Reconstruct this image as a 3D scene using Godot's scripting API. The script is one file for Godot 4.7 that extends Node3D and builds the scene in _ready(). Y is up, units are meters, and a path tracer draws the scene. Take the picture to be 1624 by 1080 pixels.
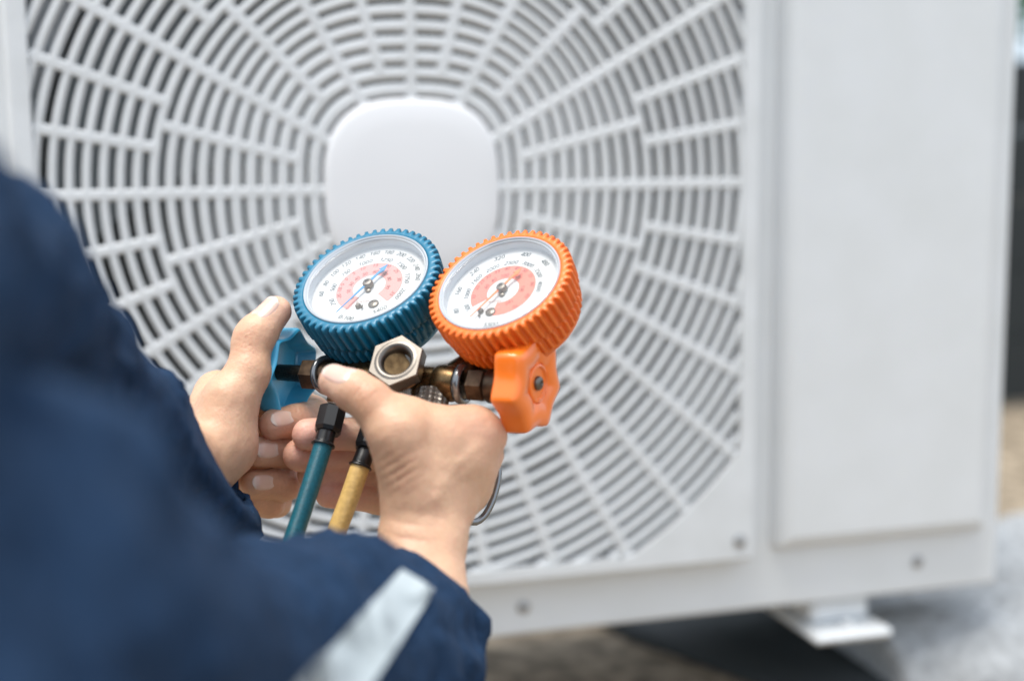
extends Node3D
# A technician's hands hold a refrigerant manifold gauge set in front of a white outdoor unit.

var cam_pos := Vector3(-0.2372, 0.0382, 1.1023)
var cam_basis := Basis()
var M := {}
var used := {}
var rng := RandomNumberGenerator.new()
var noise := FastNoiseLite.new()
var fine := FastNoiseLite.new()

# ---------------------------------------------------------------- basics
func P(px: float, py: float, d: float) -> Vector3:
	return cam_pos + (-cam_basis.z + cam_basis.x * ((px - 812.0) / 2249.0) + cam_basis.y * ((540.0 - py) / 2249.0)) * d

func D(x: float, y: float, z: float) -> Vector3:      # a direction given relative to the viewer: right, up, towards
	return (cam_basis * Vector3(x, y, z)).normalized()

func numbered(called: String, under := "") -> String:
	var n: int = used.get(under + called, 0)
	used[under + called] = n + 1
	return called if n == 0 else "%s_%03d" % [called, n]

func thing(called: String, label: String, category: String, at := Vector3.ZERO, group := "") -> Node3D:
	var o := Node3D.new()
	o.name = numbered(called)
	add_child(o)
	o.position = at
	tag(o, label, category, group)
	return o

func tag(o: Node3D, label: String, category := "", group := "", kind := "") -> void:
	if label: o.set_meta("label", label)
	if category: o.set_meta("category", category)
	if group: o.set_meta("group", group)
	if kind: o.set_meta("kind", kind)

# commits the world-space shape as one named mesh under parent
func obj(called: String, st: SurfaceTool, m: Material, parent: Node3D = self, normals := true) -> MeshInstance3D:
	if normals: st.generate_normals()
	var s2 := SurfaceTool.new()
	var off := parent.global_position if parent != self else Vector3.ZERO
	s2.append_from(st.commit(), 0, Transform3D(Basis(), -off))
	var o := MeshInstance3D.new()
	o.name = numbered(called, str(parent.get_instance_id()) if parent != self else "")
	o.mesh = s2.commit()
	o.material_override = m
	parent.add_child(o, true)
	return o

func S() -> SurfaceTool:
	var st := SurfaceTool.new()
	st.begin(Mesh.PRIMITIVE_TRIANGLES)
	return st

func quad(st: SurfaceTool, a: Vector3, b: Vector3, c: Vector3, d: Vector3) -> void:
	for v in [a, b, c, a, c, d]: st.add_vertex(v)

func frame(o: Vector3, z: Vector3, up := Vector3.UP) -> Transform3D:
	z = z.normalized()
	var x := up.cross(z).normalized()
	return Transform3D(Basis(x, z.cross(x), z), o)

# profile: (radius, z) pairs turned about the frame's z axis
func lathe(st: SurfaceTool, prof: Array, xf: Transform3D, segs := 48, mod = null, flat := false) -> void:
	var g := 1
	var rows := []
	for p in prof:
		var row := PackedVector3Array()
		for i in segs:
			var th := TAU * i / segs
			var r: float = p.x
			if mod != null: r = mod.call(r, th, p.y)
			row.append(xf * Vector3(r * cos(th), r * sin(th), p.y))
		rows.append(row)
	for k in prof.size() - 1:
		if k > 0:
			var d0: Vector2 = (prof[k] - prof[k - 1]).normalized()
			var d1: Vector2 = (prof[k + 1] - prof[k]).normalized()
			if d0.dot(d1) < 0.72: g += 1
		st.set_smooth_group(-1 if flat else g)
		for i in segs:
			var j := (i + 1) % segs
			if prof[k].x > 1e-7:
				for v in [rows[k][i], rows[k + 1][i], rows[k][j]]: st.add_vertex(v)
			if prof[k + 1].x > 1e-7:
				for v in [rows[k][j], rows[k + 1][i], rows[k + 1][j]]: st.add_vertex(v)

func V(x: float, y: float) -> Vector2:
	return Vector2(x, y)

func rod(st: SurfaceTool, a: Vector3, b: Vector3, ra: float, rb: float, segs := 32, flat := false, bev := 0.0008) -> void:
	var L := a.distance_to(b)
	lathe(st, [V(0, 0), V(ra - bev, 0), V(ra, bev), V(rb, L - bev), V(rb - bev, L), V(0, L)], frame(a, b - a, D(0.1, 0.9, 0.4)), segs, null, flat)

func sweep(st: SurfaceTool, pts: Array, rad: Callable, sides := 20, caps := true) -> void:
	st.set_smooth_group(1)
	var n: Vector3 = (pts[1] - pts[0]).cross(Vector3(0.3, 0.1, 0.9)).normalized()
	var rows := []
	for i in pts.size():
		var t: Vector3 = (pts[mini(i + 1, pts.size() - 1)] - pts[maxi(i - 1, 0)]).normalized()
		n = (n - t * n.dot(t)).normalized()
		var b := t.cross(n)
		var row := PackedVector3Array()
		var r: float = rad.call(float(i) / (pts.size() - 1))
		for k in sides:
			var a := TAU * k / sides
			row.append(pts[i] + (n * cos(a) + b * sin(a)) * r)
		rows.append(row)
	for i in pts.size() - 1:
		for k in sides:
			var j := (k + 1) % sides
			quad(st, rows[i][k], rows[i][j], rows[i + 1][j], rows[i + 1][k])
	if caps:
		st.set_smooth_group(2)
		for k in sides:
			var j := (k + 1) % sides
			for v in [pts[0], rows[0][j], rows[0][k]]: st.add_vertex(v)
			for v in [pts[-1], rows[-1][k], rows[-1][j]]: st.add_vertex(v)

func spline(ctrl: Array, n: int) -> Array:
	var c := Curve3D.new()
	for i in ctrl.size():
		var a: Vector3 = ctrl[maxi(i - 1, 0)]
		var b: Vector3 = ctrl[mini(i + 1, ctrl.size() - 1)]
		c.add_point(ctrl[i], (a - b) / 6.0, (b - a) / 6.0)
	var out := []
	var L := c.get_baked_length()
	for i in n: out.append(c.sample_baked(L * i / (n - 1.0), true))
	return out

func box(st: SurfaceTool, lo: Vector3, hi: Vector3, bev := 0.002, xf := Transform3D()) -> void:
	st.set_smooth_group(-1)
	var c := (lo + hi) / 2
	var h := (hi - lo) / 2
	bev = minf(bev, minf(h.x, minf(h.y, h.z)) * 0.9)
	var f := func(v: Vector3): return xf * (c + v)
	for ax in 3:
		var u := (ax + 1) % 3
		var w := (ax + 2) % 3
		for s in [-1.0, 1.0]:
			var q := []
			for k in [[-1, -1], [1, -1], [1, 1], [-1, 1]]:
				var v := Vector3()
				v[ax] = s * h[ax]
				v[u] = k[0] * (h[u] - bev)
				v[w] = k[1] * (h[w] - bev)
				q.append(f.call(v))
			if s > 0: quad(st, q[0], q[3], q[2], q[1])
			else: quad(st, q[0], q[1], q[2], q[3])
			for s2 in [-1.0, 1.0]:      # edge between faces ax and u
				var e := []
				for k in [[0, -1], [0, 1], [1, 1], [1, -1]]:
					var v := Vector3()
					v[ax] = s * (h[ax] if k[0] == 0 else h[ax] - bev)
					v[u] = s2 * (h[u] - bev if k[0] == 0 else h[u])
					v[w] = k[1] * (h[w] - bev)
					e.append(f.call(v))
				if s * s2 > 0: quad(st, e[0], e[1], e[2], e[3])
				else: quad(st, e[0], e[3], e[2], e[1])
	for sx in [-1.0, 1.0]:
		for sy in [-1.0, 1.0]:
			for sz in [-1.0, 1.0]:
				var a: Vector3 = f.call(Vector3(sx * h.x, sy * (h.y - bev), sz * (h.z - bev)))
				var b: Vector3 = f.call(Vector3(sx * (h.x - bev), sy * h.y, sz * (h.z - bev)))
				var d: Vector3 = f.call(Vector3(sx * (h.x - bev), sy * (h.y - bev), sz * h.z))
				if sx * sy * sz > 0: for v in [a, d, b]: st.add_vertex(v)
				else: for v in [a, b, d]: st.add_vertex(v)

# ---------------------------------------------------------------- materials
func mat(called: String, lin: Color, rough: float, metal := 0.0) -> StandardMaterial3D:
	var m := StandardMaterial3D.new()
	m.resource_name = called
	m.albedo_color = lin.linear_to_srgb()
	m.roughness = rough
	m.metallic = metal
	M[called] = m
	return m

func noise_tex(freq: float, lo: Color, hi: Color, sz := 256, normal := false, strength := 4.0, sd := 1, kind := FastNoiseLite.TYPE_SIMPLEX_SMOOTH) -> NoiseTexture2D:
	var n := FastNoiseLite.new()
	n.seed = sd
	n.noise_type = kind
	n.frequency = freq
	n.fractal_octaves = 4
	var t := NoiseTexture2D.new()
	t.width = sz
	t.height = sz
	t.seamless = true
	t.noise = n
	if normal:
		t.as_normal_map = true
		t.bump_strength = strength
	else:
		var g := Gradient.new()
		g.set_color(0, lo)
		g.set_color(1, hi)
		t.color_ramp = g
	return t

func tri(m: StandardMaterial3D, per_m: float) -> void:
	m.uv1_triplanar = true
	m.uv1_world_triplanar = true
	m.uv1_scale = Vector3.ONE * per_m

func weave(sz: int, threads: int) -> ImageTexture:
	var im := Image.create(sz, sz, false, Image.FORMAT_RGB8)
	for y in sz:
		for x in sz:
			var u := float(x) * threads / sz
			var v := float(y) * threads / sz
			var over := (int(u) + int(v)) % 3 != 0
			var h: float = (sin(PI * fposmod(u, 1.0)) if over else sin(PI * fposmod(v, 1.0)) * 0.7)
			im.set_pixel(x, y, Color(h, h, h))
	im.bump_map_to_normal_map(3.0)
	return ImageTexture.create_from_image(im)

func make_materials() -> void:
	var m := mat("white_plastic", Color(0.72, 0.74, 0.755), 0.42)
	m.albedo_texture = noise_tex(0.012, Color(0.95, 0.95, 0.945), Color(1, 1, 1), 512, false, 0, 4)
	tri(m, 3.0)
	m = mat("white_steel", Color(0.72, 0.74, 0.755), 0.34)
	m.albedo_texture = noise_tex(0.01, Color(0.975, 0.975, 0.97), Color(1, 1, 1), 512, false, 0, 7)
	m.clearcoat_enabled = true
	m.clearcoat = 0.25
	m.clearcoat_roughness = 0.25
	tri(m, 2.0)
	mat("cap_plastic", Color(0.79, 0.795, 0.81), 0.35)
	mat("blade_plastic", Color(0.34, 0.37, 0.38), 0.5)
	m = mat("coil_dark", Color(0.022, 0.03, 0.03), 0.6)
	mat("screw_steel", Color(0.42, 0.43, 0.44), 0.35, 0.8)
	m = mat("blue_rubber", Color(0.007, 0.165, 0.285), 0.42)
	m.roughness_texture = noise_tex(0.05, Color(0.75, 0.75, 0.75), Color(1, 1, 1), 256, false, 0, 3)
	tri(m, 25.0)
	m = mat("orange_rubber", Color(0.93, 0.18, 0.014), 0.42)
	m.roughness_texture = M.blue_rubber.roughness_texture
	tri(m, 25.0)
	for c in ["blue_rubber", "orange_rubber"]:
		M[c].albedo_texture = noise_tex(0.02, Color(0.86, 0.86, 0.86), Color(1, 1, 1), 256, false, 0, 14)
	m = mat("blue_knob", Color(0.06, 0.42, 0.68), 0.28)
	m.clearcoat_enabled = true
	m.clearcoat = 0.5
	m.clearcoat_roughness = 0.15
	m = mat("orange_knob", Color(0.92, 0.19, 0.015), 0.3)
	m.clearcoat_enabled = true
	m.clearcoat = 0.5
	m.clearcoat_roughness = 0.15
	m = mat("brass", Color(0.25, 0.165, 0.08), 0.36, 0.9)
	m.albedo_texture = noise_tex(0.02, Color(0.5, 0.47, 0.45), Color(1, 1, 1), 256, false, 0, 11)
	m.roughness_texture = noise_tex(0.03, Color(0.6, 0.6, 0.6), Color(1, 1, 1), 256, false, 0, 12)
	tri(m, 30.0)
	m = mat("dark_brass", Color(0.15, 0.10, 0.062), 0.4, 0.75)
	m.albedo_texture = M.brass.albedo_texture
	tri(m, 35.0)
	m = mat("nickel", Color(0.165, 0.148, 0.13), 0.46, 0.95)
	m.roughness_texture = M.brass.roughness_texture
	tri(m, 40.0)
	m = mat("worn_stem", Color(0.10, 0.085, 0.065), 0.45, 0.7)
	m.albedo_texture = noise_tex(0.05, Color(0.2, 0.2, 0.2), Color(1, 1, 1), 256, false, 0, 21)
	tri(m, 60.0)
	mat("ring_steel", Color(0.22, 0.225, 0.23), 0.25, 0.85)
	mat("black_rubber", Color(0.006, 0.0065, 0.0075), 0.30)
	m = mat("teal_hose", Color(0.008, 0.165, 0.23), 0.38)
	m.albedo_texture = noise_tex(0.04, Color(0.75, 0.75, 0.75), Color(1, 1, 1), 256, false, 0, 31)
	tri(m, 40.0)
	m = mat("yellow_hose", Color(0.85, 0.57, 0.21), 0.36)
	m.albedo_texture = noise_tex(0.03, Color(0.84, 0.82, 0.78), Color(1, 1, 1), 256, false, 0, 32)
	tri(m, 40.0)
	mat("dial_white", Color(0.56, 0.57, 0.565), 0.55)
	mat("dial_pink", Color(0.60, 0.255, 0.235), 0.55)
	mat("dial_red", Color(0.64, 0.16, 0.11), 0.55)
	mat("ink_teal", Color(0.035, 0.06, 0.07), 0.6)
	mat("ink_red", Color(0.20, 0.04, 0.04), 0.6)
	mat("ink_faint", Color(0.42, 0.30, 0.28), 0.6)
	mat("needle_blue", Color(0.03, 0.22, 0.45), 0.4)
	mat("needle_orange", Color(0.90, 0.17, 0.03), 0.4)
	mat("bezel_clear", Color(0.50, 0.52, 0.54), 0.12).metallic = 0.35
	mat("recess_grey", Color(0.55, 0.59, 0.62), 0.3)
	m = mat("lens_clear", Color(0.9, 0.93, 0.95), 0.03)
	m.albedo_color.a = 0.05
	m.transparency = BaseMaterial3D.TRANSPARENCY_ALPHA
	m = mat("sight_glass", Color(0.085, 0.062, 0.03), 0.08)
	m.clearcoat_enabled = true
	m.clearcoat = 1.0
	m.clearcoat_roughness = 0.03
	m = mat("skin", Color(1, 1, 1), 0.5)
	m.vertex_color_use_as_albedo = true
	m.subsurf_scatter_enabled = true
	m.subsurf_scatter_strength = 0.2
	m.normal_enabled = true
	m.normal_texture = noise_tex(0.06, Color.BLACK, Color.WHITE, 512, true, 3.0, 41, FastNoiseLite.TYPE_CELLULAR)
	m.normal_scale = 0.6
	tri(m, 22.0)
	m = mat("nail", Color(1, 1, 1), 0.25)
	m.vertex_color_use_as_albedo = true
	m.subsurf_scatter_enabled = true
	m.subsurf_scatter_strength = 0.1
	m = mat("navy_cloth", Color(0.018, 0.045, 0.10), 0.85)
	m.rim_enabled = true
	m.rim = 0.3
	m.rim_tint = 0.9
	m.metallic_specular = 0.25
	m.normal_enabled = true
	m.normal_texture = weave(256, 32)
	m.normal_scale = 0.9
	m.albedo_texture = noise_tex(0.02, Color(0.7, 0.7, 0.7), Color(1, 1, 1), 256, false, 0, 51)
	tri(m, 28.0)
	m = mat("reflective_tape", Color(0.40, 0.45, 0.47), 0.6)
	m.metallic = 0.0
	m.normal_enabled = true
	m.normal_texture = weave(256, 24)
	m.normal_scale = 0.4
	tri(m, 30.0)
	m = mat("ground_dust", Color(0.47, 0.39, 0.29), 0.9)
	m.albedo_texture = noise_tex(0.02, Color(0.45, 0.43, 0.4), Color(1, 1, 1), 512, false, 0, 61)
	tri(m, 2.5)
	m = mat("concrete", Color(0.50, 0.515, 0.525), 0.85)
	m.albedo_texture = noise_tex(0.03, Color(0.72, 0.72, 0.72), Color(1, 1, 1), 512, false, 0, 62)
	m.normal_enabled = true
	m.normal_texture = noise_tex(0.05, Color.BLACK, Color.WHITE, 256, true, 4.0, 63)
	tri(m, 4.0)
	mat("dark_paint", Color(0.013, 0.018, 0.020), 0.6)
	m = mat("clay_wall", Color(0.42, 0.36, 0.33), 0.9)
	m.albedo_texture = M.concrete.albedo_texture
	tri(m, 2.0)
	m = mat("leaf_green", Color(0.035, 0.16, 0.06), 0.5)
	m.backlight_enabled = true
	m.backlight = Color(0.1, 0.25, 0.1)

# ---------------------------------------------------------------- signed-distance bodies
# bone: [a, b, ra, rb, chain, base]; chain 0 = palm / trunk
class Body:
	var a := PackedVector3Array()
	var ab := PackedVector3Array()
	var il := PackedFloat32Array()
	var ra := PackedFloat32Array()
	var dr := PackedFloat32Array()
	var chain := PackedInt32Array()
	var base := PackedInt32Array()
	var kp := 0.008
	var kc := 0.004
	var kt := 0.0012
	var cut_p := []
	var cut_n := []
	var cut_chain := []
	var lo := Vector3.ONE * 1e9
	var hi := -Vector3.ONE * 1e9
	var full := PackedInt32Array()
	func bone(p: Vector3, q: Vector3, r0: float, r1: float, c := 0, b := 0) -> void:
		a.append(p); ab.append(q - p); il.append(1.0 / maxf((q - p).length_squared(), 1e-12)); ra.append(r0); dr.append(r1 - r0); chain.append(c); base.append(b)
		var m := maxf(r0, r1) + 0.008
		lo = lo.min(p - Vector3.ONE * m).min(q - Vector3.ONE * m)
		hi = hi.max(p + Vector3.ONE * m).max(q + Vector3.ONE * m)
		full.append(full.size())
	func one(i: int, p: Vector3) -> float:
		var v := p - a[i]
		var t := clampf(v.dot(ab[i]) * il[i], 0.0, 1.0)
		return (v - ab[i] * t).length() - ra[i] - dr[i] * t
	func f(p: Vector3, list: PackedInt32Array) -> float:
		var palm := 1e3
		var total := 1e3
		var dc := 1e3
		var cur := -1
		for i in list:
			var v := p - a[i]
			var t := clampf(v.dot(ab[i]) * il[i], 0.0, 1.0)
			var d := (v - ab[i] * t).length() - ra[i] - dr[i] * t
			var c := chain[i]
			if c == 0 or base[i]:
				var h := maxf(kp - absf(palm - d), 0.0) / kp
				palm = minf(palm, d) - h * h * kp * 0.25
			if c > 0:
				if c != cur:
					if cur > 0:
						var h2 := maxf(kt - absf(total - dc), 0.0) / kt
						total = minf(total, dc) - h2 * h2 * kt * 0.25
					cur = c
					dc = d
				else:
					var h3 := maxf(kc - absf(dc - d), 0.0) / kc
					dc = minf(dc, d) - h3 * h3 * kc * 0.25
		if cur > 0:
			var h4 := maxf(kt - absf(total - dc), 0.0) / kt
			total = minf(total, dc) - h4 * h4 * kt * 0.25
		var h5 := maxf(kt - absf(total - palm), 0.0) / kt
		return minf(total, palm) - h5 * h5 * kt * 0.25
	func at(p: Vector3) -> float:
		return f(p, full)
	func hit(p: Vector3, dir: Vector3) -> Vector3:
		for k in 40:
			var d := at(p)
			p += dir * d * 0.9
			if absf(d) < 1e-5: break
		return p

# surface nets over a Body; extra(p, d) may change the field; colour(p, n) -> Color; push(p, n) -> displacement
func net(st: SurfaceTool, B: Body, cell: float, extra = null, colour = null, push = null) -> void:
	var nb := Vector3i(((B.hi - B.lo) / (cell * 8)).ceil())
	var n := nb * 8 + Vector3i.ONE
	var val := PackedFloat32Array()
	val.resize(n.x * n.y * n.z)
	val.fill(1.0)
	var half := cell * 4 * 1.7321
	var live := []
	var sx := n.y * n.z
	var sy := n.z
	for bx in nb.x:
		for by in nb.y:
			for bz in nb.z:
				var o := Vector3(bx, by, bz) * 8 * cell + B.lo
				var c := o + Vector3.ONE * cell * 4
				var ds := PackedFloat32Array()
				var mn := 1e9
				for i in B.full:
					var d := B.one(i, c)
					ds.append(d)
					mn = minf(mn, d)
				if mn > half + 0.003: continue
				var list := PackedInt32Array()
				for i in B.full:
					if ds[i] < mn + 2 * half + B.kp: list.append(i)
				var dc := B.f(c, list)
				if extra != null: dc = extra.call(c, dc)
				var skip := absf(dc) > half + 0.004
				for x in 9:
					for y in 9:
						var at := (bx * 8 + x) * sx + (by * 8 + y) * sy + bz * 8
						for z in 9:
							if skip:
								val[at + z] = dc
								continue
							var p := o + Vector3(x, y, z) * cell
							var d := B.f(p, list)
							if extra != null: d = extra.call(p, d)
							val[at + z] = d
				if not skip: live.append(Vector3i(bx, by, bz))
	var vid := PackedInt32Array()
	vid.resize(val.size())
	vid.fill(-1)
	var verts := PackedVector3Array()
	var offs := [0, sx, sy, sx + sy, 1, sx + 1, sy + 1, sx + sy + 1]
	var ex := [[0, 1], [2, 3], [4, 5], [6, 7], [0, 2], [1, 3], [4, 6], [5, 7], [0, 4], [1, 5], [2, 6], [3, 7]]
	for b in live:
		for x in 8:
			for y in 8:
				for z in 8:
					var gx: int = b.x * 8 + x
					var gy: int = b.y * 8 + y
					var gz: int = b.z * 8 + z
					var at := gx * sx + gy * sy + gz
					var m := 0
					for k in 8:
						if val[at + offs[k]] < 0.0: m += 1
					if m == 0 or m == 8: continue
					var sum := Vector3()
					var cnt := 0
					for e in ex:
						var v0 := val[at + offs[e[0]]]
						var v1 := val[at + offs[e[1]]]
						if (v0 < 0.0) == (v1 < 0.0): continue
						var t := v0 / (v0 - v1)
						var p0 := Vector3(e[0] & 1, (e[0] >> 1) & 1, e[0] >> 2)
						var p1 := Vector3(e[1] & 1, (e[1] >> 1) & 1, e[1] >> 2)
						sum += p0.lerp(p1, t)
						cnt += 1
					vid[at] = verts.size()
					verts.append(B.lo + (Vector3(gx, gy, gz) + sum / cnt) * cell)
	var idx := PackedInt32Array()
	for b in live:
		for x in 8:
			for y in 8:
				for z in 8:
					var gx: int = b.x * 8 + x
					var gy: int = b.y * 8 + y
					var gz: int = b.z * 8 + z
					var at := gx * sx + gy * sy + gz
					var v := val[at]
					for ax in 3:
						var so: int = [sx, sy, 1][ax]
						if (v < 0.0) == (val[at + so] < 0.0): continue
						var u: int = [sy, 1, sx][ax]
						var w: int = [1, sx, sy][ax]
						if at - u - w < 0: continue
						var q := [vid[at - u - w], vid[at - w], vid[at], vid[at - u]]
						if q.min() < 0: continue
						if v < 0.0: idx.append_array([q[0], q[2], q[1], q[0], q[3], q[2]])
						else: idx.append_array([q[0], q[1], q[2], q[0], q[2], q[3]])
	var nor := smooth_normals(verts, idx)
	if push != null:
		for i in verts.size(): verts[i] += nor[i] * push.call(verts[i], nor[i])
		nor = smooth_normals(verts, idx)
	var cols := PackedColorArray()
	if colour != null:
		for i in verts.size(): cols.append(colour.call(verts[i], nor[i]))
	for i in idx:
		st.set_normal(nor[i])
		if colour != null: st.set_color(cols[i])
		st.add_vertex(verts[i])

func smooth_normals(verts: PackedVector3Array, idx: PackedInt32Array) -> PackedVector3Array:
	var nor := PackedVector3Array()
	nor.resize(verts.size())
	for i in range(0, idx.size(), 3):
		var a := verts[idx[i]]
		var fn := (verts[idx[i + 2]] - a).cross(verts[idx[i + 1]] - a)
		for k in 3: nor[idx[i + k]] += fn
	for i in nor.size(): nor[i] = nor[i].normalized()
	return nor

# ---------------------------------------------------------------- outdoor unit
func ring_n(r: float) -> float:
	return lerpf(2.8, 2.0, smoothstep(0.07, 0.20, r))

func ring_pt(r: float, th: float) -> Vector2:
	var c := cos(th)
	var s := sin(th)
	var n := ring_n(r)
	var k := pow(pow(absf(c), n) + pow(absf(s), n), -1.0 / n)
	return Vector2(c, s) * k * r

const GX := 0.284
const GY := 0.317
const PX := 0.3005
const PY := 0.331

func plate_hole(st: SurfaceTool, lo: Vector2, hi: Vector2, hole: Callable, z: float, segs := 192) -> void:
	st.set_smooth_group(-1)
	var ths := []
	for i in segs: ths.append(-PI + TAU * i / segs)
	for c in [lo, hi, Vector2(lo.x, hi.y), Vector2(hi.x, lo.y)]: ths.append(c.angle())
	ths.sort()
	for i in ths.size():
		var a: float = ths[i]
		var b: float = ths[(i + 1) % ths.size()]
		if absf(a - b) < 1e-6: continue
		var q := []
		for t in [a, b]:
			var d := Vector2.from_angle(t)
			var k := 1e9
			if absf(d.x) > 1e-6: k = minf(k, (hi.x if d.x > 0 else lo.x) / d.x)
			if absf(d.y) > 1e-6: k = minf(k, (hi.y if d.y > 0 else lo.y) / d.y)
			var o := d * k
			var h: Vector2 = hole.call(t)
			q.append(Vector3(h.x, h.y, z))
			q.append(Vector3(o.x, o.y, z))
		quad(st, q[0], q[2], q[3], q[1])

func rounded_rect(lo: Vector2, hi: Vector2, r: float, n := 8) -> PackedVector2Array:
	var out := PackedVector2Array()
	for k in 4:
		var c := Vector2(hi.x - r if k == 0 or k == 3 else lo.x + r, hi.y - r if k < 2 else lo.y + r)
		for i in n + 1: out.append(c + Vector2.from_angle((k + float(i) / n) * PI / 2) * r)
	return out

# a slab with a soft edge: stacked outlines (inset, z)
func soft_panel(st: SurfaceTool, lo: Vector2, hi: Vector2, r: float, steps: Array, xf := Transform3D()) -> void:
	st.set_smooth_group(1)
	var rows := []
	for s in steps:
		var o := rounded_rect(lo + Vector2.ONE * s.x, hi - Vector2.ONE * s.x, maxf(r - s.x, 0.001))
		var row := []
		for p in o: row.append(xf * Vector3(p.x, p.y, s.y))
		rows.append(row)
	for k in rows.size() - 1:
		for i in rows[k].size():
			var j: int = (i + 1) % rows[k].size()
			quad(st, rows[k][i], rows[k + 1][i], rows[k + 1][j], rows[k][j])
	st.set_smooth_group(2)
	var last: Array = rows[-1]
	var c := Vector3()
	for p in last: c += p / last.size()
	for i in last.size():
		for v in [c, last[(i + 1) % last.size()], last[i]]: st.add_vertex(v)

func build_unit() -> void:
	var U := thing("outdoor_unit", "white air conditioner outdoor unit with round fan grille and plain service panel", "outdoor unit", Vector3(0.115, -0.38, -0.15))
	var L := -0.318
	var R := 0.567
	var B := -0.386
	var T := 0.395
	# casing: front sheet with the round fan opening, flange, sides, top, base
	var st := S()
	plate_hole(st, Vector2(L, B + 0.006), Vector2(R - 0.010, T), func(t): return Vector2.from_angle(t) * minf(minf((GX + 0.003) / maxf(absf(cos(t)), 1e-6), (GY + 0.003) / maxf(absf(sin(t)), 1e-6)), 0.369), -0.024)
	st.set_smooth_group(1)
	for k in 8:     # rounded right edge
		var a0 := k / 8.0 * PI / 2
		var a1 := (k + 1) / 8.0 * PI / 2
		var p0 := Vector2(R - 0.010 + 0.010 * sin(a0), -0.034 + 0.010 * cos(a0))
		var p1 := Vector2(R - 0.010 + 0.010 * sin(a1), -0.034 + 0.010 * cos(a1))
		quad(st, Vector3(p0.x, T, p0.y), Vector3(p1.x, T, p1.y), Vector3(p1.x, B + 0.006, p1.y), Vector3(p0.x, B + 0.006, p0.y))
	for k in 6:     # rolled lower edge
		var a0 := k / 6.0 * PI / 2
		var a1 := (k + 1) / 6.0 * PI / 2
		var p0 := Vector2(B + 0.006 - 0.006 * sin(a0), -0.030 + 0.006 * cos(a0))
		var p1 := Vector2(B + 0.006 - 0.006 * sin(a1), -0.030 + 0.006 * cos(a1))
		quad(st, Vector3(L, p0.x, p0.y), Vector3(R - 0.004, p0.x, p0.y), Vector3(R - 0.004, p1.x, p1.y), Vector3(L, p1.x, p1.y))
	st.set_smooth_group(-1)
	quad(st, Vector3(R, T, -0.034), Vector3(R, T, -0.32), Vector3(R, B + 0.006, -0.32), Vector3(R, B + 0.006, -0.034))
	quad(st, Vector3(L, T, -0.32), Vector3(L, T, -0.024), Vector3(L, B, -0.024), Vector3(L, B, -0.32))
	quad(st, Vector3(L, T, -0.32), Vector3(R, T, -0.32), Vector3(R, T, -0.024), Vector3(L, T, -0.024))
	quad(st, Vector3(L, B, -0.03), Vector3(R - 0.004, B, -0.03), Vector3(R - 0.004, B, -0.32), Vector3(L, B, -0.32))
	obj("casing", st, M.white_steel, U)
	# bell mouth behind the opening
	st = S()
	lathe(st, [V(0.288, -0.036), V(0.284, -0.040), V(0.282, -0.050), V(0.282, -0.16)], Transform3D(), 96)
	plate_hole(st, Vector2(-0.31, -0.345), Vector2(0.31, 0.345), func(t): return Vector2.from_angle(t) * 0.288, -0.036)
	obj("bell_mouth", st, M.white_steel, U)
	# coil: dark finned block behind the fan
	st = S()
	box(st, Vector3(L + 0.004, B + 0.01, -0.31), Vector3(0.33, T - 0.01, -0.27), 0.002)
	for i in 40:
		var x := L + 0.01 + i * 0.0158
		box(st, Vector3(x, B + 0.02, -0.269), Vector3(x + 0.003, T - 0.02, -0.262), 0.0005)
	obj("condenser_coil", st, M.coil_dark, U)
	st = S()
	box(st, Vector3(0.334, B + 0.01, -0.31), Vector3(0.337, T - 0.01, -0.03), 0.0005)
	obj("partition", st, M.coil_dark, U)
	# fan
	st = S()
	lathe(st, [V(0, -0.068), V(0.03, -0.070), V(0.052, -0.082), V(0.06, -0.095), V(0.06, -0.16), V(0, -0.16)], Transform3D(), 64)
	var fan := obj("fan", st, M.blade_plastic, U)
	for k in 3:
		st = S()
		st.set_smooth_group(1)
		var n := 14
		var g := []
		for i in n + 1:
			var row := []
			for j in n + 1:
				var rr := lerpf(0.055, 0.272, i / float(n))
				var sp := lerpf(0.55, 1.05, i / float(n))
				var lead := deg_to_rad(4 + 120 * k) + 0.25 * i / float(n) * 0.6
				var th := lead + sp * j / float(n)
				var z := lerpf(-0.120, -0.060, j / float(n)) + 0.012 * sin(PI * j / float(n))
				row.append(Vector3(rr * cos(th), rr * sin(th), z))
			g.append(row)
		for i in n:
			for j in n:
				quad(st, g[i][j], g[i][j + 1], g[i + 1][j + 1], g[i + 1][j])
				var o := Vector3(0, 0, -0.003)
				quad(st, g[i][j] + o, g[i + 1][j] + o, g[i + 1][j + 1] + o, g[i][j + 1] + o)
		obj("blade", st, M.blade_plastic, fan)
	# grille frame: proud panel round the rings
	st = S()
	var hole := func(t: float) -> Vector2:
		var d := Vector2.from_angle(t)
		var k := minf(GX / maxf(absf(d.x), 1e-6), GY / maxf(absf(d.y), 1e-6))
		return d * minf(k, 0.366)
	plate_hole(st, Vector2(-PX + 0.004, -PY + 0.004), Vector2(PX - 0.004, PY - 0.004), hole, 0.001, 256)
	st.set_smooth_group(1)
	var prev := []
	for s in [[0.004, 0.001], [0.002, 0.0003], [0.0006, -0.0014], [0.0, -0.004], [0.0, -0.0235]]:
		var row := []
		for p in rounded_rect(Vector2(-PX + s[0], -PY + s[0]), Vector2(PX - s[0], PY - s[0]), 0.0045 - s[0], 4): row.append(Vector3(p.x, p.y, s[1]))
		if prev:
			for i in row.size():
				var j: int = (i + 1) % row.size()
				quad(st, prev[i], row[i], row[j], prev[j])
		prev = row
	st.set_smooth_group(3)
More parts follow.
